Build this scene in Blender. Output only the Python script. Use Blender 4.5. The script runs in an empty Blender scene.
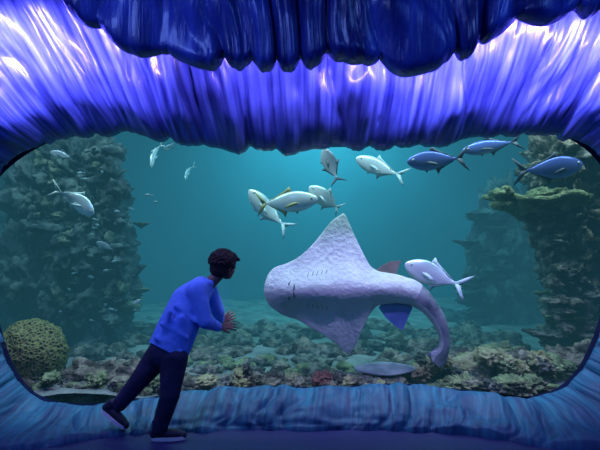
import bpy, bmesh, math, random
import numpy as np
from mathutils import Vector, Matrix, noise, Quaternion
from mathutils.bvhtree import BVHTree
random.seed(4)
S=bpy.context.scene
F=35/36*600
CAMY=-5.0; CAMZ=1.6
def at(u,v,y):
    """world point at depth y (metres behind the glass) for a photo measurement"""
    d=y-CAMY
    return Vector(((u-300)*d/F,y,CAMZ-(v-225)*d/F))

# ---------------------------------------------------------------- materials
def pmat(name,base,rough=.5,base2=None,scale=5,metal=0,coat=0,bump=0,bscale=None,detail=4,spec=.5,lo=.35,hi=.65,vscale=None,coords='Object'):
    m=bpy.data.materials.new(name); m.use_nodes=True
    nt=m.node_tree; b=nt.nodes['Principled BSDF']
    b.inputs['Base Color'].default_value=(*base,1); b.inputs['Roughness'].default_value=rough
    b.inputs['Metallic'].default_value=metal; b.inputs['Coat Weight'].default_value=coat
    b.inputs['Specular IOR Level'].default_value=spec
    tc=nt.nodes.new('ShaderNodeTexCoord'); src=tc.outputs[coords]
    if vscale:
        mp=nt.nodes.new('ShaderNodeMapping'); mp.inputs['Scale'].default_value=vscale
        nt.links.new(src,mp.inputs[0]); src=mp.outputs[0]
    if base2 is not None:
        n=nt.nodes.new('ShaderNodeTexNoise'); n.inputs['Scale'].default_value=scale; n.inputs['Detail'].default_value=detail
        nt.links.new(src,n.inputs['Vector'])
        r=nt.nodes.new('ShaderNodeValToRGB'); r.color_ramp.elements[0].position=lo; r.color_ramp.elements[1].position=hi
        r.color_ramp.elements[0].color=(*base,1); r.color_ramp.elements[1].color=(*base2,1)
        nt.links.new(n.outputs['Fac'],r.inputs[0]); nt.links.new(r.outputs[0],b.inputs['Base Color'])
    if bump:
        n2=nt.nodes.new('ShaderNodeTexNoise'); n2.inputs['Scale'].default_value=bscale or scale*3; n2.inputs['Detail'].default_value=6
        nt.links.new(src,n2.inputs['Vector'])
        bp=nt.nodes.new('ShaderNodeBump'); bp.inputs['Strength'].default_value=bump; bp.inputs['Distance'].default_value=.05
        nt.links.new(n2.outputs['Fac'],bp.inputs['Height']); nt.links.new(bp.outputs[0],b.inputs['Normal'])
    return m

def mesh_obj(name,verts,faces,mats,fm=None,smooth=True,parent=None,uvs=None):
    me=bpy.data.meshes.new(name); me.from_pydata([tuple(v) for v in verts],[],faces); me.update()
    for m in (mats if isinstance(mats,list) else [mats]): me.materials.append(m)
    if fm is not None: me.polygons.foreach_set('material_index',fm)
    if uvs is not None:
        l=me.uv_layers.new(name='UVMap')
        for lp in me.loops: l.data[lp.index].uv=uvs[lp.vertex_index]
    me.polygons.foreach_set('use_smooth',[smooth]*len(me.polygons))
    o=bpy.data.objects.new(name,me); S.collection.objects.link(o)
    if parent: o.parent=parent
    return o
def box(name,x0,x1,y0,y1,z0,z1,mat):
    v=[(x,y,z) for x in(x0,x1) for y in(y0,y1) for z in(z0,z1)]
    f=[(0,1,3,2),(4,6,7,5),(0,4,5,1),(2,3,7,6),(0,2,6,4),(1,5,7,3)]
    return mesh_obj(name,v,f,mat,smooth=False)
def empty(name):
    o=bpy.data.objects.new(name,None); S.collection.objects.link(o); return o
def cr(pts,n,closed=False):
    P=np.array(pts,float); k=len(P); out=[]
    segs=k if closed else k-1
    for i in range(n):
        t=i/(n if closed else n-1)*segs; j=min(int(t),segs-1); f=t-j
        g=lambda q:P[q%k] if closed else P[max(0,min(k-1,q))]
        a,b,c,d=g(j-1),g(j),g(j+1),g(j+2)
        out.append(.5*((2*b)+(c-a)*f+(2*a-5*b+4*c-d)*f*f+(3*b-a-3*c+d)*f**3))
    return np.array(out)
def sstep(a,b,x):
    t=min(1,max(0,(x-a)/(b-a))); return t*t*(3-2*t)

m_dark=pmat('dark_paint',(.012,.02,.06),.6,(.02,.03,.09),4)
m_floor=pmat('floor_vinyl',(.015,.017,.10),.5,(.022,.024,.13),30,bump=.1)
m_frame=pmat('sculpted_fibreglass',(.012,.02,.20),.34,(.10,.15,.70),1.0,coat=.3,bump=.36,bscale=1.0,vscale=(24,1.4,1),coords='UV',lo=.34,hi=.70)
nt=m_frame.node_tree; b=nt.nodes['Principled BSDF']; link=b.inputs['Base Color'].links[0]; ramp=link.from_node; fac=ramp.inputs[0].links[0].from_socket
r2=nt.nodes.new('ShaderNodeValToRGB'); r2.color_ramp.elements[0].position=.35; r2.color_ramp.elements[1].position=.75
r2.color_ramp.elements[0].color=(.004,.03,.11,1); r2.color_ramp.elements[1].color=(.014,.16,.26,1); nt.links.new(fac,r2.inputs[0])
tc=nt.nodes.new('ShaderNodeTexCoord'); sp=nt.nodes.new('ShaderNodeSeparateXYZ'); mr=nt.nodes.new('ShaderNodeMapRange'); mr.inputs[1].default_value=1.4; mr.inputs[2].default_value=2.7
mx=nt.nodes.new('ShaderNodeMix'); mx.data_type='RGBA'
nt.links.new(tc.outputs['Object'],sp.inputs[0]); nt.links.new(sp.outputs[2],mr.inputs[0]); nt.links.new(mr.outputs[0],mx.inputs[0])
nt.links.new(r2.outputs[0],mx.inputs[6]); nt.links.new(ramp.outputs[0],mx.inputs[7]); nt.links.new(mx.outputs[2],b.inputs['Base Color'])  # dark teal low down: the cove light's fade is put into the colour
# the floor-level skirt is matt, the upper part is glossy
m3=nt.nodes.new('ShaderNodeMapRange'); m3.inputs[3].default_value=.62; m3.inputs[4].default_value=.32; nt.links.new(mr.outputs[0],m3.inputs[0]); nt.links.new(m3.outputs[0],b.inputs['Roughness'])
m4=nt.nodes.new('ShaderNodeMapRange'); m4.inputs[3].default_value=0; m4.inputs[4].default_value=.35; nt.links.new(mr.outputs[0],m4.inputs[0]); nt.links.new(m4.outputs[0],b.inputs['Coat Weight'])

m_lip=pmat('lip_fibreglass',(.008,.018,.16),.36,(.05,.09,.50),1.2,coat=.25,bump=.55,bscale=3.0,vscale=(5,3,.7),lo=.38,hi=.7)
m_rock=pmat('reef_rock',(.025,.027,.025),.9,(.19,.18,.15),7,bump=1,bscale=16,lo=.42,hi=.62)
m_rock2=pmat('reef_rock_brown',(.04,.03,.022),.9,(.25,.21,.15),8,bump=1,bscale=20,lo=.42,hi=.62)
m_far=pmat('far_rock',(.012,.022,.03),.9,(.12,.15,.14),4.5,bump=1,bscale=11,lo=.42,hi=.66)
m_green=pmat('green_coral',(.07,.09,.04),.8,(.24,.27,.12),9,bump=.9,bscale=30)
m_yel=pmat('yellow_coral',(.18,.15,.06),.8,(.36,.32,.17),9,bump=.8,bscale=30)
m_red=pmat('red_coral',(.13,.03,.03),.8,(.22,.07,.06),12,bump=.6,bscale=40)
m_plate=pmat('plate_coral',(.06,.08,.06),.85,(.18,.20,.13),8,bump=.7,bscale=25)
m_sand=pmat('sand',(.10,.12,.11),.95,(.25,.26,.23),3,bump=.6,bscale=20)
m_wall=pmat('tank_wall',(.05,.20,.25),.9,(.06,.24,.29),.7)

# ---------------------------------------------------------------- room shell
box('floor',-4.2,4.2,-8,.0,-.1,0,m_floor)
box('ceiling',-4.2,4.2,-8,0,4.0,4.1,m_dark)
box('wall_left',-4.3,-4.2,-8,0,0,4,m_dark)
box('wall_right',4.2,4.3,-8,0,0,4,m_dark)
box('wall_back',-4.2,4.2,-8.1,-8,0,4,m_dark)

# ---------------------------------------------------------------- sculpted frame ring
C=[((-26,235),(-3.7,-1.2,1.7)),((-20,205),(-3.7,-1.15,2.1)),((-5,178),(-3.5,-1.0,2.5)),((20,156),(-3.3,-.8,2.9)),((52,140),(-2.9,-.65,3.3)),
((95,133),(-2.4,-.55,3.6)),((145,131),(-1.8,-.5,3.6)),((200,144),(-1.2,-.5,3.6)),((260,147),(-.5,-.5,3.6)),((330,148),(.3,-.5,3.6)),((400,145),(1.0,-.5,3.6)),
((450,140),(1.5,-.5,3.6)),((500,134),(2.0,-.5,3.6)),((545,131),(2.5,-.52,3.6)),((578,141),(2.95,-.6,3.4)),((603,163),(3.3,-.8,3.0)),((618,192),(3.6,-1.0,2.5)),
((624,235),(3.7,-1.2,1.7)),((618,275),(3.6,-1.3,1.1)),((606,310),(3.5,-1.35,.6)),((594,345),(3.3,-1.35,.2)),((579,373),(2.7,-1.2,0)),((556,392),(2.3,-1.0,0)),
((520,399),(1.75,-.8,0)),((470,392),(1.3,-.55,0)),((400,385),(.8,-.45,0)),((330,388),(.2,-.43,0)),((260,387),(-.4,-.43,0)),((200,392),(-.9,-.48,0)),
((110,404),(-1.45,-.6,0)),((65,405),(-1.9,-.85,0)),((34,396),(-2.3,-1.05,0)),((14,374),(-2.8,-1.25,0)),((2,346),(-3.3,-1.35,.2)),((-8,310),(-3.5,-1.35,.6)),((-20,276),(-3.6,-1.3,1.1))]
rows=[]
for (u,v),o in C:
    p=at(u,v,-.05); rows.append([p.x,p.y,p.z,*o])
N=1400
L=cr(rows,N,True); inner=L[:,:3]; outer=L[:,3:]
seg=np.linalg.norm(np.roll(inner,-1,0)-inner,axis=1); s=np.concatenate([[0],np.cumsum(seg)[:-1]]); tot=seg.sum()
cen=np.array([0,0,1.3])
M=50
vv=[-.05,-.02]+[(i/(M-1))**1.15 for i in range(M)]
topw=np.array([sstep(2.3,3.4,z) for z in outer[:,2]])
G=np.zeros((N,len(vv),3))
for k,t in enumerate(vv):
    if t<0:
        G[:,k]=inner+np.array([0,-t*2.2,0])+(inner-cen)*np.array([1,0,1])*(-t*.4)
    else:
        G[:,k]=inner*(1-t)+outer*t
        ylin=G[:,k,1]-math.sin(math.pi*min(1,t))*.08
        ytop=inner[:,1]+(outer[:,1]-inner[:,1])*(t**.42)
        G[:,k,1]=ylin*(1-topw)+ytop*topw
du=np.roll(G,-1,0)-np.roll(G,1,0); dv=np.gradient(G,axis=1)
n=np.cross(du,dv); n/=np.linalg.norm(n,axis=2,keepdims=True)+1e-9
flip=np.sign(n[:,:,1]); flip[flip==0]=1; n*=-flip[:,:,None]
def flute(si,t,z):
    a=2*math.pi*si/tot; q=Vector((math.cos(a)*3,math.sin(a)*3,t*.5))
    ph=si/.155+2.2*noise.noise(q*1.6)+.6*noise.noise(Vector((q.x*3,q.y*3,t*2.2)))
    f=abs(math.sin(math.pi*ph*.5))**.7
    f2=abs(math.sin(math.pi*(ph*1.6+1.2*noise.noise(q*5))))
    amp=.085+.09*(noise.noise(q*3+Vector((5,1,2)))+.2)
    return f*max(.03,amp)+f2*.018+.06*noise.noise(Vector((q.x*1.6,q.y*1.6,t*3)))+.025*noise.noise(Vector((q.x*5,q.y*5,t*7)))
D=np.zeros((N,len(vv)))
for i in range(N):
    lowfac=.5 if inner[i,2]<.6 else 1.0
    for k,t in enumerate(vv):
        D[i,k]=flute(s[i],t,0)*lowfac*(.35+.65*sstep(0,.2,t))
wrap=np.minimum(1,np.minimum(np.arange(N),N-np.arange(N))/25)
D*=wrap[:,None]
G+=n*D[:,:,None]
rad=(inner-cen)*np.array([1,0,1]); rad/=np.linalg.norm(rad,axis=1,keepdims=True)
for k,t in enumerate(vv):
    G[:,k]-=rad*(D[:,k][:,None]-.02)*(.5*max(0,1-abs(t)*5))
G[:,-1,2]=np.where(outer[:,2]<.02,-.01,G[:,-1,2])
K=len(vv)
faces=[(i*K+k,((i+1)%N)*K+k,((i+1)%N)*K+k+1,i*K+k+1) for i in range(N) for k in range(K-1)]
uvs=[(s[i],vv[k]) for i in range(N) for k in range(K)]
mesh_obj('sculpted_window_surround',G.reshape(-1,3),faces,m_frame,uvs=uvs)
st=range(0,N,10); V=[];Fc=[]
for i in st:
    a=inner[i].copy(); a[1]=.05; a+=rad[i]*.02
    b=a+rad[i]*6; b[0]=max(-6.6,min(6.6,b[0])); b[2]=max(-.4,min(4.3,b[2]))
    V+=[a,b]
kk=len(V)//2
Fc=[(2*i,2*((i+1)%kk),2*((i+1)%kk)+1,2*i+1) for i in range(kk)]
mesh_obj('wall_front',V,Fc,m_dark,smooth=False)
mg=bpy.data.materials.new('acrylic'); mg.use_nodes=True; nt=mg.node_tree; nt.nodes.clear()
o_=nt.nodes.new('ShaderNodeOutputMaterial'); mx=nt.nodes.new('ShaderNodeMixShader'); tr=nt.nodes.new('ShaderNodeBsdfTransparent'); gl=nt.nodes.new('ShaderNodeBsdfGlossy')
gl.inputs['Roughness'].default_value=.02; mx.inputs[0].default_value=.03; tr.inputs[0].default_value=(.97,.99,1,1)
nt.links.new(tr.outputs[0],mx.inputs[1]); nt.links.new(gl.outputs[0],mx.inputs[2]); nt.links.new(mx.outputs[0],o_.inputs[0])
mesh_obj('window_1',[(-2.9,.02,.0),(2.9,.02,.0),(2.9,.02,2.6),(-2.9,.02,2.6)],[(0,1,2,3)],mg,smooth=False)

# ---------------------------------------------------------------- upper lip: draped, irregular folds
edge=[(-60,-50),(30,-25),(68,2),(95,22),(120,40),(150,52),(185,62),(240,61),(300,63),(350,60),(400,66),(440,60),(470,48),(492,28),(520,20),(560,18),(600,12),(660,-10)]
ly=-1.12; NX=1000
E=cr(edge,NX); V=[];Fc=[];prof=48
for i in range(NX):
    p=at(E[i,0],E[i,1],ly)
    x=p.x
    def lobe(z):
        ph=x/.27+2.1*noise.noise(Vector((x*.9,z*.5,3)))+.45*noise.noise(Vector((x*2.6,z*1.5,7)))
        a=abs(math.sin(math.pi*ph))**.75
        b=abs(math.sin(math.pi*(ph*2.2+.8*noise.noise(Vector((x*3,z*1.5,1))))))
        return a,b
    a0,b0=lobe(p.z)
    zb=p.z+.035-(.085*a0)-.012*b0-.09*noise.noise(Vector((x*1.9,9,3)))
    for k in range(prof):
        t=k/(prof-1)
        zq=3.98*(1-min(1,t/.72))+zb*min(1,t/.72)
        aa,bb=lobe(zq)
        r=.07+.085*aa*(.75+.7*noise.noise(Vector((x*2,zq*2,4))))+.022*bb
        if t<.72:
            q=t/.72; z=3.98*(1-q)+(zb+r*.55)*q
            y=ly-r*(.55+.45*math.sin(math.pi*.5*min(1,q*1.2)))-.08*(1-q)+.09*noise.noise(Vector((x*1.8,z*2.8,1)))*math.sin(math.pi*q)+.025*noise.noise(Vector((x*8,z*4,1)))*math.sin(math.pi*q)
        else:
            q=(t-.72)/.28; a=q*math.pi
            y=ly-r*math.cos(a); z=zb+r*.55-math.sin(a)*r*.55
            if q>.6: z+=(q-.6)*.6
        V.append((x,y,z))
Fc=[(i*prof+k,(i+1)*prof+k,(i+1)*prof+k+1,i*prof+k+1) for i in range(NX-1) for k in range(prof-1)]
mesh_obj('hanging_lobed_canopy',V,Fc,m_lip)

# ---------------------------------------------------------------- tank shell
box('wall_tank_back',-6.6,6.6,7.0,7.1,-.4,4.3,m_wall)
box('wall_tank_left',-6.7,-6.6,.05,7.0,-.4,4.3,m_wall)
box('wall_tank_right',6.6,6.7,.05,7.0,-.4,4.3,m_wall)
box('ceiling_tank',-6.6,6.6,.05,7.0,4.3,4.4,m_dark)
V=[];nx,ny=110,70
for i in range(nx):
    for j in range(ny):
        x=-6.55+13.1*i/(nx-1); y=.1+6.85*j/(ny-1)
        V.append((x,y,.08+.10*noise.noise(Vector((x*.8,y*.8,0)))+.04*noise.noise(Vector((x*3,y*3,0)))))
mesh_obj('sand_bed',V,[(i*ny+j,(i+1)*ny+j,(i+1)*ny+j+1,i*ny+j+1) for i in range(nx-1) for j in range(ny-1)],m_sand)
mw=bpy.data.materials.new('tank_water'); mw.use_nodes=True; nt=mw.node_tree; nt.nodes.clear()
o_=nt.nodes.new('ShaderNodeOutputMaterial'); ab=nt.nodes.new('ShaderNodeVolumeAbsorption'); em=nt.nodes.new('ShaderNodeEmission'); ad=nt.nodes.new('ShaderNodeAddShader')
ab.inputs['Color'].default_value=(.30,.56,.60,1); ab.inputs['Density'].default_value=.42
em.inputs['Color'].default_value=(.12,.60,.82,1); em.inputs['Strength'].default_value=.043  # water glows by itself, standing in for the haze of scattered light
nt.links.new(ab.outputs[0],ad.inputs[0]); nt.links.new(em.outputs[0],ad.inputs[1]); nt.links.new(ad.outputs[0],o_.inputs['Volume'])
box('tank_water',-6.58,6.58,.07,6.98,-.3,4.28,mw)

# ---------------------------------------------------------------- rocks & corals
class Acc:
    def __init__(s): s.v=[];s.f=[];s.m=[]
    def add(s,v,f,m=0):
        o=len(s.v); s.v+=[tuple(p) for p in v]; s.f+=[tuple(i+o for i in q) for q in f]; s.m+=[m]*len(f)
    def obj(s,name,mats,**k): return mesh_obj(name,s.v,s.f,mats,s.m,**k)
_ico={}
def ico(sub):
    if sub not in _ico:
        b=bmesh.new(); bmesh.ops.create_icosphere(b,subdivisions=sub,radius=1); b.verts.index_update()
        _ico[sub]=([v.co.copy() for v in b.verts],[tuple(v.index for v in f.verts) for f in b.faces]); b.free()
    return _ico[sub]
def lump(acc,c,r,seed,mi=0,sub=5,amp=.35,fr=1.5):
    vs,fs=ico(sub); out=[]; so=Vector((seed*3.1,seed*1.7,seed))
    for v in vs:
        h=noise.fractal(v*fr+so,.7,2.1,6); h+= .35*abs(noise.noise(v*fr*3+so))-.25*abs(noise.noise(v*fr*7+so))
        k=1+amp*h
        out.append((c[0]+v.x*r[0]*k,c[1]+v.y*r[1]*k,c[2]+v.z*r[2]*k))
    acc.add(out,fs,mi)
def plate(acc,c,r,seed,mi=0,th=.03,cup=.12,sq=.8):
    na,nr=56,8; v=[];f=[]
    for side in(0,1):
        for j in range(nr+1):
            for i in range(na):
                a=2*math.pi*i/na; rr=r*(1+.5*noise.noise(Vector((math.cos(a)*1.5+seed,math.sin(a)*1.5,seed)))+.15*noise.noise(Vector((math.cos(a)*6+seed,math.sin(a)*6,seed))))
                q=j/nr
                z=cup*r*q*q+.16*r*q*noise.noise(Vector((math.cos(a)*2*q,math.sin(a)*2*q,seed)))-(side*(th+ (1-q)**2*r*.45))*(1 if q<.99 else .6)
                v.append((c[0]+math.cos(a)*rr*q,c[1]+math.sin(a)*rr*q*sq,c[2]+z))
    R=(nr+1)*na
    for j in range(nr):
        for i in range(na):
            a,b_=j*na+i,j*na+(i+1)%na; f.append((a,b_,b_+na,a+na)); f.append((R+a,R+a+na,R+b_+na,R+b_))
    for i in range(na):
        a,b_=nr*na+i,nr*na+(i+1)%na; f.append((a,b_,R+b_,R+a))
    acc.add(v,f,mi)
def L3(u,v,y,ru,rv,ry):
    c=at(u,v,y); k=(y-CAMY)/F; return c,(ru*k,ry,rv*k)
def crust(A,u0,u1,v0,v1,y,n,mis,smin=4,smax=14,dy=.15,sub=3):
    for i in range(n):
        u=u0+random.random()*(u1-u0); v=v0+random.random()*(v1-v0)
        c,r=L3(u,v,y+(random.random()-.5)*dy,smin+random.random()*(smax-smin),smin*.8+random.random()*(smax-smin)*.7,.12+.1*random.random())
        lump(A,c,r,i+u,random.choice(mis),sub,.55,1.9)
def scatter(A,x0,x1,y0,y1,n,mis,smin,smax,sub=3):
    for i in range(n):
        x=x0+random.random()*(x1-x0); y=y0+random.random()*(y1-y0); r=smin+random.random()*(smax-smin)
        lump(A,(x,y,.09+r*.25),(r,r*.9,r*(.45+.4*random.random())),i+x,random.choice(mis),sub,.55,1.9)

# left reef tower
A=Acc()
for u,v,ru,rv,sd in[(80,175,40,40,1),(72,240,44,50,2),(86,300,44,45,3),(75,360,66,44,4),(100,215,24,40,5),(40,290,40,60,6),(45,200,30,50,7)]:
    c,r=L3(u,v,2.6,ru,rv,.55); lump(A,c,r,sd,0,6,.55,2.2)
crust(A,45,124,150,370,2.2,90,[0,0,1],4,14,.3)
for i in range(20):
    v=205+i*8.5+random.random()*4; u=112+random.random()*30 if i%3 else 60+random.random()*50
    c=at(u,v,2.4+random.random()*.3); plate(A,c,.07+.14*random.random(),i,1,.015,.2)
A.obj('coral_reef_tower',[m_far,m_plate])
A=Acc()
for u,v,ru,rv,sd in[(10,200,40,70,11),(0,290,40,70,12),(160,352,46,26,13),(215,358,50,14,14)]:
    c,r=L3(u,v,4.2,ru,rv,.6); lump(A,c,r,sd,0,5,.5,2)
crust(A,130,240,335,365,3.8,24,[0],5,14,.4)
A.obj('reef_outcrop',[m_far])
# right column with table coral
A=Acc()
for u,v,ru,rv,sd in[(588,200,32,60,21),(582,262,34,46,22),(590,315,36,44,23),(562,225,22,34,24),(604,350,46,44,25),(560,165,28,26,26),(600,150,30,30,27)]:
    c,r=L3(u,v,1.7,ru,rv,.45); lump(A,c,r,sd,0,6,.55,2.3)
crust(A,552,604,145,345,1.35,80,[0,0,2],4,11,.25)
c=at(543,199,1.4); plate(A,c,.58,7,1,.07,.05,.6)
c=at(520,203,1.35); plate(A,c,.32,8,1,.06,.05,.7)
c=at(552,211,1.4); plate(A,c,.34,9,0,.10,.03,.7)
crust(A,495,575,191,196,1.4,14,[1],4,8,.3)
for u,v,ru,rv in[(548,222,22,18),(553,240,17,22),(556,262,13,22)]:
    c,r=L3(u,v,1.45,ru,rv,.22); lump(A,c,r,u,0,4,.5,2)
for i,(u,v,r) in enumerate([(548,335,.22),(562,344,.26),(534,331,.12),(570,318,.2),(585,296,.14),(540,292,.08),(575,354,.25)]):
    c=at(u,v,1.3+.1*(i%3)); plate(A,c,r,50+i,1 if i%2 else 0,.02)
A.obj('table_coral_outcrop',[m_rock2,m_green,m_rock])
A=Acc()
for u,v,ru,rv,sd in[(515,280,38,90,33),(470,345,60,28,34),(385,350,54,13,35),(310,345,54,13,36),(255,343,44,15,37),(425,342,34,18,38)]:
    c,r=L3(u,v,4.6,ru,rv,.7); lump(A,c,r,sd,0,5,.5,2.2)
crust(A,470,540,205,350,4.2,40,[0],6,18,.4)
crust(A,220,450,334,358,3.6,50,[0],4,13,.8)
for i in range(9):
    c=at(462+random.random()*40,215+i*14,4.0); plate(A,c,.1+.14*random.random(),i+70,0,.02,.2)
for u,v in[(240,334),(262,340),(395,336),(375,328)]:
    c=at(u,v,3.9); plate(A,c,.3,u,0,.03)
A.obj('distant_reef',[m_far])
A=Acc(); scatter(A,-1.9,2.1,.75,1.5,120,[0,1,0,2],.03,.12); scatter(A,-2.6,2.8,1.5,3.6,200,[0,1],.04,.16); scatter(A,-2.9,-.9,.22,.6,90,[0,1,0,2],.03,.09)
A.obj('coral_rubble_bed',[m_rock,m_rock2,m_green])
def reef(name,items,mats):
    A=Acc()
    for i,(u,v,y,ru,rv,mi) in enumerate(items):
        c,r=L3(u,v,y,ru,rv,.14); lump(A,c,r,i+len(name),mi,4,.5,2.4)
    return A.obj(name,mats)
it=[(95,384,.55,36,20,0),(135,382,.6,32,19,0),(60,394,.5,22,14,0),(172,387,.55,30,12,0),(115,370,.9,24,9,0),(205,388,.45,20,9,0)]
for i in range(40): it.append((50+random.random()*150,374+random.random()*24,.35+random.random()*.2,4+random.random()*5,3+random.random()*3,random.choice([0,1,2])))
reef('reef_rock',it,[m_rock2,m_rock,m_green])
it=[]
for i in range(75): it.append((205+random.random()*195,379+random.random()*9,.32+random.random()*.35,5+random.random()*8,3+random.random()*5,random.choice([0,0,1,2,0])))
it+=[(247,371,.5,5,9,1),(240,376,.45,6,7,2),(318,379,.4,6,6,3),(326,378,.4,6,6,3)]
reef('rubble_coral',it,[m_rock2,m_rock,m_yel,m_red])
it=[(440,374,.95,30,16,0),(480,374,.9,34,20,2),(520,376,.8,36,22,0),(462,364,1.1,24,12,0),(500,360,1.1,28,14,1),(545,378,.7,28,20,1),(575,370,.8,28,24,0),(415,379,.85,20,9,1)]
for i in range(70): it.append((402+random.random()*165,356+random.random()*34,.6+random.random()*.25,4+random.random()*7,3+random.random()*6,random.choice([0,1,2,3,2])))
for i in range(30): it.append((430+random.random()*130,382+random.random()*12,.35,6+random.random()*7,4+random.random()*4,random.choice([0,1,3,1])))
reef('coral_garden',it,[m_rock2,m_green,m_yel,m_rock])

m_brain=bpy.data.materials.new('brain_coral'); m_brain.use_nodes=True; nt=m_brain.node_tree; b=nt.nodes['Principled BSDF']
tc=nt.nodes.new('ShaderNodeTexCoord'); vo=nt.nodes.new('ShaderNodeTexVoronoi'); vo.feature='DISTANCE_TO_EDGE'; vo.inputs['Scale'].default_value=26
r=nt.nodes.new('ShaderNodeValToRGB'); r.color_ramp.elements[0].position=.08; r.color_ramp.elements[1].position=.3
r.color_ramp.elements[0].color=(.17,.17,.05,1); r.color_ramp.elements[1].color=(.012,.016,.01,1)
bp=nt.nodes.new('ShaderNodeBump'); bp.invert=True; bp.inputs['Distance'].default_value=.04
nt.links.new(tc.outputs['Object'],vo.inputs['Vector']); nt.links.new(vo.outputs['Distance'],r.inputs[0]); nt.links.new(r.outputs[0],b.inputs['Base Color'])
nt.links.new(vo.outputs['Distance'],bp.inputs['Height']); nt.links.new(bp.outputs[0],b.inputs['Normal']); b.inputs['Roughness'].default_value=.8
A=Acc(); c,rr=L3(31,355,.65,35,34,.3); lump(A,c,rr,77,0,6,.12,1.2); A.obj('brain_coral',[m_brain])

# ---------------------------------------------------------------- fish
def fishmat(name,back,mid,belly,rough=.27,metal=.4):
    m=bpy.data.materials.new(name); m.use_nodes=True; nt=m.node_tree; b=nt.nodes['Principled BSDF']
    tc=nt.nodes.new('ShaderNodeTexCoord'); sp=nt.nodes.new('ShaderNodeSeparateXYZ'); mr=nt.nodes.new('ShaderNodeMapRange')
    mr.inputs[1].default_value=-.16; mr.inputs[2].default_value=.18
    r=nt.nodes.new('ShaderNodeValToRGB'); e=r.color_ramp.elements; e[0].position=.1; e[0].color=(*belly,1); e[1].position=.95; e[1].color=(*back,1)
    x=e.new(.6); x.color=(*mid,1)
    nt.links.new(tc.outputs['Object'],sp.inputs[0]); nt.links.new(sp.outputs[2],mr.inputs[0]); nt.links.new(mr.outputs[0],r.inputs[0]); nt.links.new(r.outputs[0],b.inputs['Base Color'])
    b.inputs['Roughness'].default_value=rough; b.inputs['Metallic'].default_value=metal
    return m
m_silver=fishmat('silver_scales',(.42,.55,.58),(.88,.93,.93),(.95,.96,.95))
m_blue=fishmat('blue_scales',(.03,.06,.25),(.12,.18,.55),(.26,.32,.60))
m_grey=fishmat('grey_scales',(.10,.12,.16),(.25,.28,.33),(.6,.65,.68))
m_finY=pmat('fin_yellow',(.32,.28,.10),.5); m_finS=pmat('fin_silver',(.5,.6,.6),.5); m_finD=pmat('fin_dark',(.03,.04,.07),.5)
m_eye=pmat('eye_black',(.01,.01,.01),.1); m_iris=pmat('eye_iris',(.6,.6,.5),.2)
hp=cr([(0,.012),(.03,.05),(.1,.098),(.2,.14),(.32,.165),(.45,.16),(.58,.125),(.7,.075),(.78,.038),(.84,.02),(.88,.022)],30)
def fishmesh(key,mb,mf,bend,deep=1.0):
    A=Acc(); nr=18
    def cx(x):
        t=max(0,.2-x); return bend*t*t*1.6
    v=[]
    for t,h in hp:
        h=max(.006,h*deep); x=.5-t
        wd=max(.005,(.07*math.sin(math.pi*min(1,(t/.88)**.7))) )*(.9 if t<.7 else .7)
        for i in range(nr):
            a=2*math.pi*i/nr; v.append((x,cx(x)+math.cos(a)*wd,math.sin(a)*h*(1.0 if math.sin(a)<0 else .92)))
    f=[(k*nr+i,k*nr+(i+1)%nr,(k+1)*nr+(i+1)%nr,(k+1)*nr+i) for k in range(len(hp)-1) for i in range(nr)]
    f.append(tuple(range(nr))[::-1]); f.append(tuple((len(hp)-1)*nr+i for i in range(nr)))
    A.add(v,f,0)
    def fin(poly,th=.004,off=0,tilt=0):
        n=len(poly); vs=[]
        for sg in(-1,1):
            for (x,z) in poly: vs.append((x,cx(x)+off+sg*th+tilt*abs(x-poly[0][0]),z))
        fs=[tuple(range(n)),tuple(range(2*n-1,n-1,-1))]+[(i,i+n,(i+1)%n+n,(i+1)%n) for i in range(n)]
        A.add(vs,fs,1)
    fin([(-.35,.02),(-.40,.07),(-.47,.14),(-.545,.20),(-.50,.12),(-.455,.05),(-.43,.0),(-.36,-.01)])
    fin([(-.35,-.02),(-.36,.01),(-.43,.0),(-.455,-.05),(-.50,-.12),(-.545,-.20),(-.47,-.14),(-.40,-.07)])
    d=deep
    fin([(.1,.135*d),(.06,.21*d+.02),(.0,.17*d+.01),(-.1,.13*d),(-.2,.085*d),(-.3,.04),(-.3,.02),(-.15,.06*d),(0,.12*d)])
    fin([(.0,-.14*d),(-.05,-.22*d-.01),(-.09,-.16*d),(-.17,-.11*d),(-.3,-.04),(-.3,-.02),(-.15,-.06*d),(-.02,-.11*d)])
    fin([(.2,-.13*d),(.15,-.2*d),(.12,-.15*d)])
    for sg in(-1,1):
        fin([(.2,-.02),(.12,-.01),(.02,-.04),(-.06,-.09),(.06,-.075),(.17,-.05)],.003,sg*.068,sg*.12)
    vs,fs=ico(2)
    for sg in(-1,1):
        e=(.405,sg*.036,.025)
        A.add([(e[0]+p.x*.022,e[1]+p.y*.010,e[2]+p.z*.022) for p in vs],fs,3)
        A.add([(e[0]+p.x*.013,e[1]+sg*.004+p.y*.009,e[2]+p.z*.013) for p in vs],fs,2)
    o=A.obj('tmp',[mb,mf,m_eye,m_iris]); me=o.data; bpy.data.objects.remove(o); me.name=key; return me
FM={'s':fishmesh('silver_fish',m_silver,m_finS,.35,1.05),'s2':fishmesh('silver_fish_b',m_silver,m_finS,-.4,1.15),
'y':fishmesh('yellow_fin_fish',m_silver,m_finY,.2,1.0),'b':fishmesh('blue_fish',m_blue,m_finD,.2,.95),'g':fishmesh('grey_fish',m_grey,m_finD,.3,1.0)}
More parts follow.
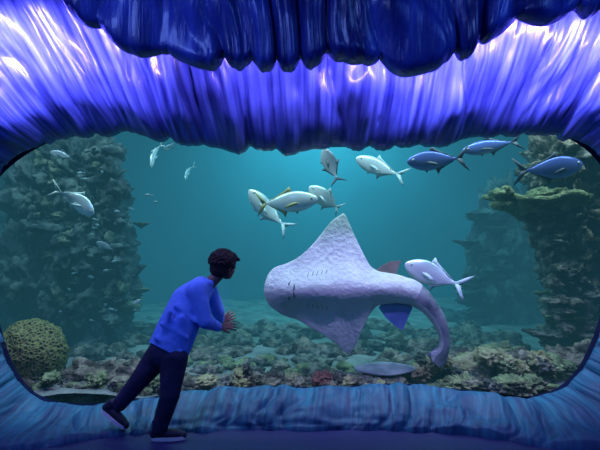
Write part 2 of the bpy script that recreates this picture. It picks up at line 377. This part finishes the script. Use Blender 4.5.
def fmatrix(u0,v0,u1,v1,y,dy,thin):
    a=at(u0,v0,y-dy); b=at(u1,v1,y+dy); c=(a+b)/2; fwd=(a-b); Ln=fwd.length; fwd.normalize()
    up=Vector((0,-.12,1)); side=up.cross(fwd).normalized(); up=fwd.cross(side)
    if up.z<0: up=-up; side=-side
    M3=Matrix((fwd,side,up)).transposed().to_4x4()
    return Matrix.Translation(c)@M3@Matrix.Diagonal((Ln,Ln,Ln*thin,1))
def fish(name,u0,v0,u1,v1,y,kind,dy=0.0,thin=1.0):
    o=bpy.data.objects.new(name,FM[kind]); S.collection.objects.link(o)
    o.matrix_world=fmatrix(u0,v0,u1,v1,y,dy,thin); return o
fish('trevally',94,214,63,188,1.0,'s2',.06,1.1)
fish('trevally',151,167,155,143,1.8,'s',.1,1.15)
fish('trevally',185,180,189,165,3.0,'s',.1)
fish('trevally',249,190,284,228,1.5,'s',.1,1.0)
fish('trevally',318,199,256,205,1.1,'y',.05,1.05)
fish('trevally',309,187,343,211,1.3,'s2',.05,1.1)
fish('trevally',324,148,337,182,1.3,'g',.03,1.3)
fish('trevally',356,158,399,176,1.7,'s',.08)
fish('trevally',407,162,462,158,.9,'b',.06,1.1)
fish('trevally',462,151,516,141,1.2,'b',.05,.8)
fish('trevally',405,264,459,284,.8,'s',.05,1.15)
fish('trevally',583,164,521,172,.8,'b',-.05,1.1)
fish('trevally',133,304,143,298,1.5,'y',0)
fish('trevally',50,152,75,158,1.7,'g',0)
fish('trevally',96,242,116,250,1.7,'g',0)
fish('trevally',163,150,178,142,3.6,'g',0)
A=Acc(); src=FM['s']; sv=[v.co.copy() for v in src.vertices]; sf=[tuple(p.vertices) for p in src.polygons]
for i in range(22):
    u=102+random.gauss(0,24); v=170+random.random()*150; l=4+random.random()*5; sgn=random.choice([1,1,-1]); dv_=random.uniform(-2,2)
    Mx=fmatrix(u,v,u+sgn*l,v+dv_,1.4+random.random()*.5,.03,.9); A.add([Mx@p for p in sv],sf,0)
m_bait=pmat('baitfish_scales',(.14,.21,.24),.4,(.24,.32,.34),9)
A.obj('small_fish_school',[m_bait])

# ---------------------------------------------------------------- shark ray (belly to the glass)
RY=.48; K_=(RY-CAMY)/F
m_belly=pmat('ray_belly',(.33,.37,.37),.5,(.50,.53,.51),2.8,bump=.35,bscale=24,lo=.3,hi=.7)
m_back=pmat('ray_back',(.08,.10,.13),.5,(.24,.26,.29),9)
m_slit=pmat('ray_mouth',(.05,.05,.06),.5); m_brown=pmat('ray_dorsal_fin',(.15,.135,.10),.6,(.22,.19,.14),12)
ST=[(264,290,1,1,2),(265.5,290,9,8,4),(269,290,17,15,6),(276,290,23,21,9),(286,290,26,27,12),(298,289.5,31,32,15),(312,289,42,41,17),(326,288.5,57,51,18),(338,288,70,60,18),
(345,288,75,66,17),(350,288,66,69,17),(356,288,51,60,16),(363,288,36,42,15),(370,288,23,27,14),(378,288,17,18,13),(388,288,15,16,12),(396,288.5,14,15,11),(403,290,13,14,10),
(410,292,13,13,10),(416,295,12,12,9),(423,300,10,11,8),(431,308,8,9,7),(438,318,7,8,6),(443,330,6,6,5),(445,342,5,5,4),(443,352,6,6,2.5),(439,359,9,10,1.5),(435,364,7,4,.8)]
R_=cr(ST,150); nr=48; V=[];Fc=[];fm=[]
for i in range(len(R_)):
    a=R_[max(0,i-1)]; b=R_[min(len(R_)-1,i+1)]; tx,tz=b[0]-a[0],-(b[1]-a[1]); l=math.hypot(tx,tz) or 1; tx/=l; tz/=l
    nx_,nz_=-tz,tx
    u,v,wu,wl,T=R_[i]; u0=(u-340); z0=-(v-290)
    for k in range(nr):
        an=2*math.pi*k/nr; ca,sa=math.cos(an),math.sin(an)
        w=(wu if ca>0 else wl)*abs(ca)**.9*(1 if ca>0 else -1)
        prof_=math.exp(-(w/17)**2)
        th=(T*1.35*prof_*(abs(sa)**.6)+1.3*abs(sa)**.5)*(1 if sa>0 else -.68)
        yb=abs(w)**1.5*.026*(1 if w>0 else .8)+ .0035*(u-330)**2*.02+ 1.3*math.sin(u*.22)*min(1,abs(w)/40)
        V.append(((u0+nx_*w)*K_, (th+yb)*K_, (z0+nz_*w)*K_))
n_=len(R_)
for i in range(n_-1):
    for k in range(nr):
        Fc.append((i*nr+k,i*nr+(k+1)%nr,(i+1)*nr+(k+1)%nr,(i+1)*nr+k)); an=2*math.pi*(k+.5)/nr
        fm.append(0 if (math.sin(an)<.0 and not (R_[i][0]>416 and math.cos(an)>-.35)) else 1)
Fc.append(tuple(range(nr))); fm.append(0); Fc.append(tuple((n_-1)*nr+k for k in range(nr))); fm.append(1)
ray=empty('shark_ray'); ray.location=at(340,290,RY)
body=mesh_obj('body',V,Fc,[m_belly,m_back],fm,parent=ray)
def lp(u,v,y=0): return ((u-340)*K_,y,-(v-290)*K_)
def tube(acc,pts,r,mi=0,n=8):
    pts=[Vector(p) for p in pts]; v=[]
    for i,p in enumerate(pts):
        d=(pts[min(i+1,len(pts)-1)]-pts[max(0,i-1)]).normalized(); x=d.orthogonal().normalized()
        y=d.cross(x); rr=r*(.3 if i in(0,len(pts)-1) else 1)
        for k in range(n): a=2*math.pi*k/n; v.append(p+x*math.cos(a)*rr+y*math.sin(a)*rr)
    f=[(i*n+k,i*n+(k+1)%n,(i+1)*n+(k+1)%n,(i+1)*n+k) for i in range(len(pts)-1) for k in range(n)]
    acc.add(v,f,mi)
bv=BVHTree.FromPolygons([Vector(p) for p in V],Fc)
def ysurf(u,v):
    q=lp(u,v,-1); h=bv.ray_cast(Vector(q),Vector((0,1,0)))
    return h[0].y if h[0] is not None else 0
A=Acc()
def mark(pts,r): tube(A,[lp(u,v,ysurf(u,v)+r*.4) for u,v in pts],r)
mark([(294,282),(294.5,285),(294,288),(294,292),(294.5,295),(294,299)],.007)
mark([(291,280),(289,283),(289.5,286)],.009)
mark([(289.5,294),(289,297),(291,300)],.009)
for j in range(5):
    for sg in(-1,1):
        uu=307+j*4.6; mark([(uu+q*.35,289+sg*(12+j*.8+q)) for q in(0,2,4,6)],.0032)
A.obj('mouth_and_gill_slits',[m_slit],parent=ray)
def rfin(name,poly,y,mat,dy=0):
    v=[];n=len(poly)
    for sg in(-.006,.006):
        for i,(u,w) in enumerate(poly): v.append(lp(u,w,y+sg+dy*(i/n)))
    f=[tuple(range(n)),tuple(range(2*n-1,n-1,-1))]+[(i,i+n,(i+1)%n+n,(i+1)%n) for i in range(n)]
    mesh_obj(name,v,f,mat,smooth=False,parent=ray)
rfin('dorsal_fin',[(366,284),(374,274),(383,266),(392,262),(403,261),(400,267),(398,274),(402,283)],.08,m_brown)
rfin('pelvic_fin_a',[(386,281),(400,277),(417,280),(416,285),(411,296),(398,290)],.03,m_back)
m_pel=pmat('ray_pelvic_fin',(.06,.10,.30),.5,(.12,.17,.38),9)
rfin('pelvic_fin_b',[(386,300),(412,300),(413,308),(407,322),(403,331),(396,327),(386,318),(379,308)],.03,m_pel)
rfin('caudal_fin',[(446,336),(450,345),(447,358),(445,364),(438,361),(426,356),(432,352),(440,346)],.03,m_back)

m_sr=pmat('sandy_ray',(.12,.16,.17),.8,(.26,.30,.29),8)
A=Acc(); c=at(385,371,.62)
vs,fs=ico(4)
out=[]
for p in vs:
    k=1+.25*abs(p.y)*(p.y*p.y); taper=1-.25*max(0,p.x)
    out.append((c.x+p.x*.30,c.y+p.y*.2*taper*k,c.z+.02+p.z*.05*(1 if p.z>0 else .4)))
A.add(out,fs,0); tube(A,[(c.x+.25,c.y,c.z+.02),(c.x+.42,c.y+.03,c.z+.02),(c.x+.6,c.y+.0,c.z+.01)],.016)
A.obj('stingray',[m_sr])

# ---------------------------------------------------------------- boy
def capsule(acc,p0,r0,p1,r1,mi=0):
    p0=Vector(p0);p1=Vector(p1); n=max(2,int((p1-p0).length/(min(r0,r1)*.25))); vs,fs=ico(3)
    for i in range(n+1):
        t=i/n; c=p0.lerp(p1,t); r=r0+(r1-r0)*t
        acc.add([c+v*r for v in vs],fs,mi)
def ell(acc,c,r,rot=None,mi=0):
    vs,fs=ico(4); R=rot or Matrix.Identity(3); c=Vector(c)
    acc.add([c+R@Vector((v.x*r[0],v.y*r[1],v.z*r[2])) for v in vs],fs,mi)
def remesh(name,acc,mat,vox,sm=6,parent=None,cuts=[]):
    o=acc.obj(name,[mat]); md=o.modifiers.new('r','REMESH'); md.mode='VOXEL'; md.voxel_size=vox
    s_=o.modifiers.new('s','SMOOTH'); s_.factor=.5; s_.iterations=sm
    dg=bpy.context.evaluated_depsgraph_get(); me=bpy.data.meshes.new_from_object(o.evaluated_get(dg)); o.modifiers.clear()
    old=o.data; o.data=me; bpy.data.meshes.remove(old)
    if cuts:
        bm=bmesh.new(); bm.from_mesh(me)
        for co,no in cuts:
            r=bmesh.ops.bisect_plane(bm,geom=bm.verts[:]+bm.edges[:]+bm.faces[:],plane_co=co,plane_no=no,clear_outer=True)
            ed=[e for e in r['geom_cut'] if isinstance(e,bmesh.types.BMEdge)]
            try: bmesh.ops.edgeloop_fill(bm,edges=ed)
            except Exception: pass
        bm.to_mesh(me); bm.free()
    me.materials.clear(); me.materials.append(mat)
    me.polygons.foreach_set('use_smooth',[True]*len(me.polygons)); me.update()
    if parent: o.parent=parent
    return o
boy=empty('boy')
m_hood=pmat('hoodie_cloth',(.10,.26,.90),.9,(.14,.32,.98),6,bump=.5,bscale=7)
m_pants=pmat('pants_cloth',(.012,.015,.05),.9,(.02,.025,.08),8,bump=.4,bscale=12)
m_skin=pmat('skin',(.15,.085,.065),.6,(.18,.10,.075),10)
m_hair=pmat('hair',(.006,.005,.007),.85,bump=.8,bscale=60,base2=(.012,.010,.012),scale=40)
m_shoe=pmat('shoe_upper',(.01,.012,.03),.6,(.02,.02,.05),10); m_sole=pmat('shoe_sole',(.7,.72,.78),.6)
hips=at(170,345,-.60); sh=at(201,288,-.47); nb=at(209,283,-.45); hc=at(224.5,267,-.42)
axis=(sh-hips).normalized()
A=Acc()
capsule(A,at(165,358,-.61),.160,at(177,330,-.57),.156)
capsule(A,at(177,330,-.57),.156,at(189,303,-.51),.146)
capsule(A,at(189,303,-.51),.146,at(201,288,-.47),.092)
Rs=at(196,291,-.60); Ls=at(208,288,-.35)
capsule(A,Rs,.076,Ls,.072)
Re=at(205,321,-.62); Rw=at(218,327,-.46)
capsule(A,Rs,.078,Re,.060); capsule(A,Re,.060,Rw,.038)
Le=at(218,311,-.22); Lw=at(220,322,-.09)
capsule(A,Ls,.070,Le,.056); capsule(A,Le,.056,Lw,.036)
for a_ in range(10):
    t=a_/9*math.pi*1.5-.2; capsule(A,nb+Vector((-.03+math.cos(t+1.2)*.055,math.sin(t+1.2)*.065,0)),.032,nb+Vector((-.035+math.cos(t+1.35)*.055,math.sin(t+1.35)*.065,0)),.032)
capsule(A,nb+Vector((-.075,-.02,-.02)),.045,nb+Vector((-.13,-.02,-.10)),.04)
for (u,v,u2,v2,y) in[(156,338,180,352,-.745),(162,324,188,338,-.735),(176,306,196,322,-.69),(170,312,160,345,-.74),(182,318,186,350,-.72)]:
    capsule(A,at(u,v,y+.02),.020,at(u2,v2,y+.03),.014)
hem=at(167,351,-.6)
remesh('hoodie',A,m_hood,.010,6,boy,[(hem,-axis)])
A=Acc()
capsule(A,at(165,352,-.62),.125,at(172,340,-.59),.13)
Rh=at(174,358,-.66);Rk=at(170,395,-.70);Ra=at(160,427,-.67)
capsule(A,Rh,.106,Rk,.074); capsule(A,Rk,.074,Ra,.060)
Lh=at(160,354,-.55);Lk=at(138,382,-.57);La=at(118,406,-.53)
capsule(A,Lh,.104,Lk,.072); capsule(A,Lk,.072,La,.056)
for (p,q,o2) in[(Rk,Ra,.2),(Rk,Ra,.55),(Rk,Ra,.85),(Lk,La,.3),(Lk,La,.75)]:
    c_=p.lerp(q,o2); capsule(A,c_+Vector((-.05,-.035,.015)),.016,c_+Vector((.045,-.04,-.012)),.016)
remesh('trousers',A,m_pants,.011,5,boy,[(Ra+(Ra-Rk).normalized()*.035,(Ra-Rk).normalized())] )
def shoe(heel,toe,nm,up):
    A=Acc(); heel=Vector(heel);toe=Vector(toe); d=(toe-heel).normalized(); up=(up-d*up.dot(d)).normalized()
    Ln=(toe-heel).length
    P=lambda f,h:heel+d*(f*Ln)+up*h
    capsule(A,P(.02,.045),.036,P(.35,.048),.040); capsule(A,P(.35,.045),.040,P(.72,.035),.040); capsule(A,P(.72,.033),.040,P(.92,.028),.032)
    capsule(A,P(.08,.06),.040,P(.12,.10),.043)
    remesh(nm+'_upper',A,m_shoe,.007,4,boy,[(P(0,.012),-up)])
    A=Acc(); side=d.cross(up); n=40; v=[]
    for h in(0,.026):
        for i in range(n):
            a=2*math.pi*i/n; f=.47+.55*math.cos(a); w=.048*(1 if f>.45 else .88)*abs(math.sin(a))**.7*(1 if math.sin(a)>0 else -1)
            v.append(P(f,h)+side*w)
    A.add(v,[tuple(range(n)),tuple(range(2*n-1,n-1,-1))]+[(i,(i+1)%n,(i+1)%n+n,i+n) for i in range(n)])
    A.obj(nm+'_sole',[m_sole],smooth=False,parent=boy)
hx=Ra.x-.045
shoe((hx,-.67,.004),(hx+.225,-.64,.004),'front_shoe',Vector((0,0,1)))
tl=at(126,427,-.56); hl=at(107,412,-.54)
ddx=(tl-hl)
shoe(hl+Vector((-.03,0,.0)),hl+Vector((-.03,0,0))+ddx.normalized()*.215,'back_shoe',Vector((.55,0,.85)))
fw=Vector((.76,.62,-.14)).normalized(); sd=Vector((0,0,1)).cross(fw).normalized(); hu=fw.cross(sd)
HR=Matrix((fw,sd,hu)).transposed()
def H(x,y,z): return hc+HR@Vector((x,y,z))
A=Acc()
ell(A,H(-.005,0,.025),(.088,.072,.082),HR); ell(A,H(.026,0,-.035),(.052,.056,.060),HR); ell(A,H(.052,0,-.073),(.020,.024,.017),HR)
capsule(A,H(.080,0,.006),.008,H(.092,0,-.020),.009); ell(A,H(.081,0,-.022),(.011,.014,.008),HR)
ell(A,H(.074,0,-.044),(.010,.018,.006),HR); ell(A,H(.071,0,-.053),(.009,.016,.006),HR); ell(A,H(.066,0,.032),(.020,.05,.016),HR)
for sg in(-1,1):
    ell(A,H(-.002,sg*.073,-.010),(.018,.009,.027),HR); ell(A,H(.046,sg*.034,-.022),(.026,.024,.028),HR)
capsule(A,H(-.025,0,-.045),.043,nb+Vector((-.01,0,-.02)),.050)
remesh('head',A,m_skin,.005,4,boy)
A=Acc()
for sg in(-1,1): ell(A,H(.074,sg*.030,.004),(.010,.012,.009),HR)
A.obj('eyes',[m_eye],parent=boy)
A=Acc()
ell(A,H(-.022,0,.040),(.110,.096,.098),HR); ell(A,H(-.045,0,-.016),(.076,.080,.074),HR); ell(A,H(.03,0,.078),(.070,.072,.052),HR)
for sg in(-1,1): ell(A,H(.004,sg*.058,.024),(.050,.030,.042),HR)
random.seed(9)
for i in range(190):
    a=random.random()*6.28; zz=random.random()*1.3-.3; rr_=math.sqrt(max(0,1-zz*zz)); x=-.022+.109*rr_*math.cos(a); y=.095*rr_*math.sin(a); z=.040+.096*zz
    if x<(.075 if zz>.3 else .0): ell(A,H(x,y,z),(.012,.012,.012))
for i in range(14):
    ell(A,H(.072+.012*random.random(),-.055+.11*i/13,.066+.014*random.random()),(.018,.013,.013))
remesh('hair',A,m_hair,.0055,1,boy)
def hand(name,w,d,nrm,thumb_side,spread=.16):
    d=d.normalized(); nrm=(nrm-d*nrm.dot(d)).normalized(); sdv=d.cross(nrm).normalized()*thumb_side
    A=Acc(); P=lambda f,s_,n_=0:w+d*f+sdv*s_+nrm*n_
    capsule(A,P(-.03,0),.021,P(.015,0),.020)
    for s_ in(-.024,-.008,.008,.024): capsule(A,P(.015,s_*.6),.013,P(.070,s_*1.05),.0105)
    for i,(s_,ln) in enumerate([(.027,.058),(.009,.066),(-.009,.061),(-.027,.047)]):
        ang=(1.5-i)*spread; dd=(d*math.cos(ang)+sdv*math.sin(ang)).normalized(); p=P(.070,s_); cur=.08
        for q,(fr,r0) in enumerate([(.45,.0085),(.3,.0078),(.25,.0068)]):
            d2=(dd*math.cos(cur)-nrm*math.sin(cur)).normalized(); p2=p+d2*ln*fr; capsule(A,p,r0,p2,r0-.0007); p=p2; cur+=.22
    p=P(.018,.020); q1=P(.045,.045,-.006); q2=P(.066,.058,-.012)
    capsule(A,p,.013,q1,.0095); capsule(A,q1,.0095,q2,.0075)
    remesh(name,A,m_skin,.0035,2,boy)
hand('right_hand',Rw+Vector((.012,.012,0)),Vector((.95,.25,.08)),Vector((.1,-.7,.7)),1,.22)
hand('left_hand',Lw+Vector((.008,.0,0)),Vector((.75,.12,.5)),Vector((.1,-1,.1)),1,.16)

# ---------------------------------------------------------------- lights
def area(name,loc,tgt,sx,sy,col,e,spread=math.pi):
    l=bpy.data.lights.new(name,'AREA'); l.shape='RECTANGLE'; l.size=sx; l.size_y=sy; l.color=col; l.energy=e; l.spread=spread
    o=bpy.data.objects.new(name,l); S.collection.objects.link(o); o.location=loc
    o.rotation_euler=(Vector(tgt)-Vector(loc)).to_track_quat('-Z','Y').to_euler(); return o
PUR=(.58,.40,1.0)
def cove(nm,x,z,w,e): area(nm,(x,-.92,z),(x,-.40,z-.30),w,.08,PUR,e,2.3)
cove('cove_lamp_a',-2.15,3.12,.9,34)
cove('cove_lamp_b',-1.35,3.08,.35,9)
cove('cove_lamp_c',-.2,3.02,.9,11)
cove('cove_lamp_d',1.0,3.05,1.0,32)
cove('cove_lamp_e',2.2,3.12,1.1,38)
area('room_blue_lamp',(-2.4,-3.6,3.6),(-.8,-.6,.9),1.2,1.2,(.16,.28,1),66)
area('room_blue_lamp_b',(2.6,-3.4,3.6),(2.0,-.5,1.0),1.2,1.2,(.10,.26,1),34)
area('tank_lamp_front',(0,.45,4.1),(0,1.3,1.2),9,.5,(.85,.95,1),500)
area('tank_lamp_mid',(0,3.2,4.15),(0,3.4,0),8,1.2,(.6,.95,1),210)
area('tank_lamp_back',(.4,5.2,4.15),(.4,7.0,1.8),2.5,.8,(.55,.97,1),680)
w=bpy.data.worlds.new('world'); S.world=w; w.use_nodes=True; w.node_tree.nodes['Background'].inputs[0].default_value=(.01,.03,.08,1); w.node_tree.nodes['Background'].inputs[1].default_value=.3
try: S.view_settings.view_transform='Standard'
except Exception: pass
cam=bpy.data.cameras.new('camera'); cam.lens=35; cam.sensor_width=36; co=bpy.data.objects.new('camera',cam); S.collection.objects.link(co)
co.location=(0,CAMY,CAMZ); co.rotation_euler=(math.pi/2,0,0); S.camera=co
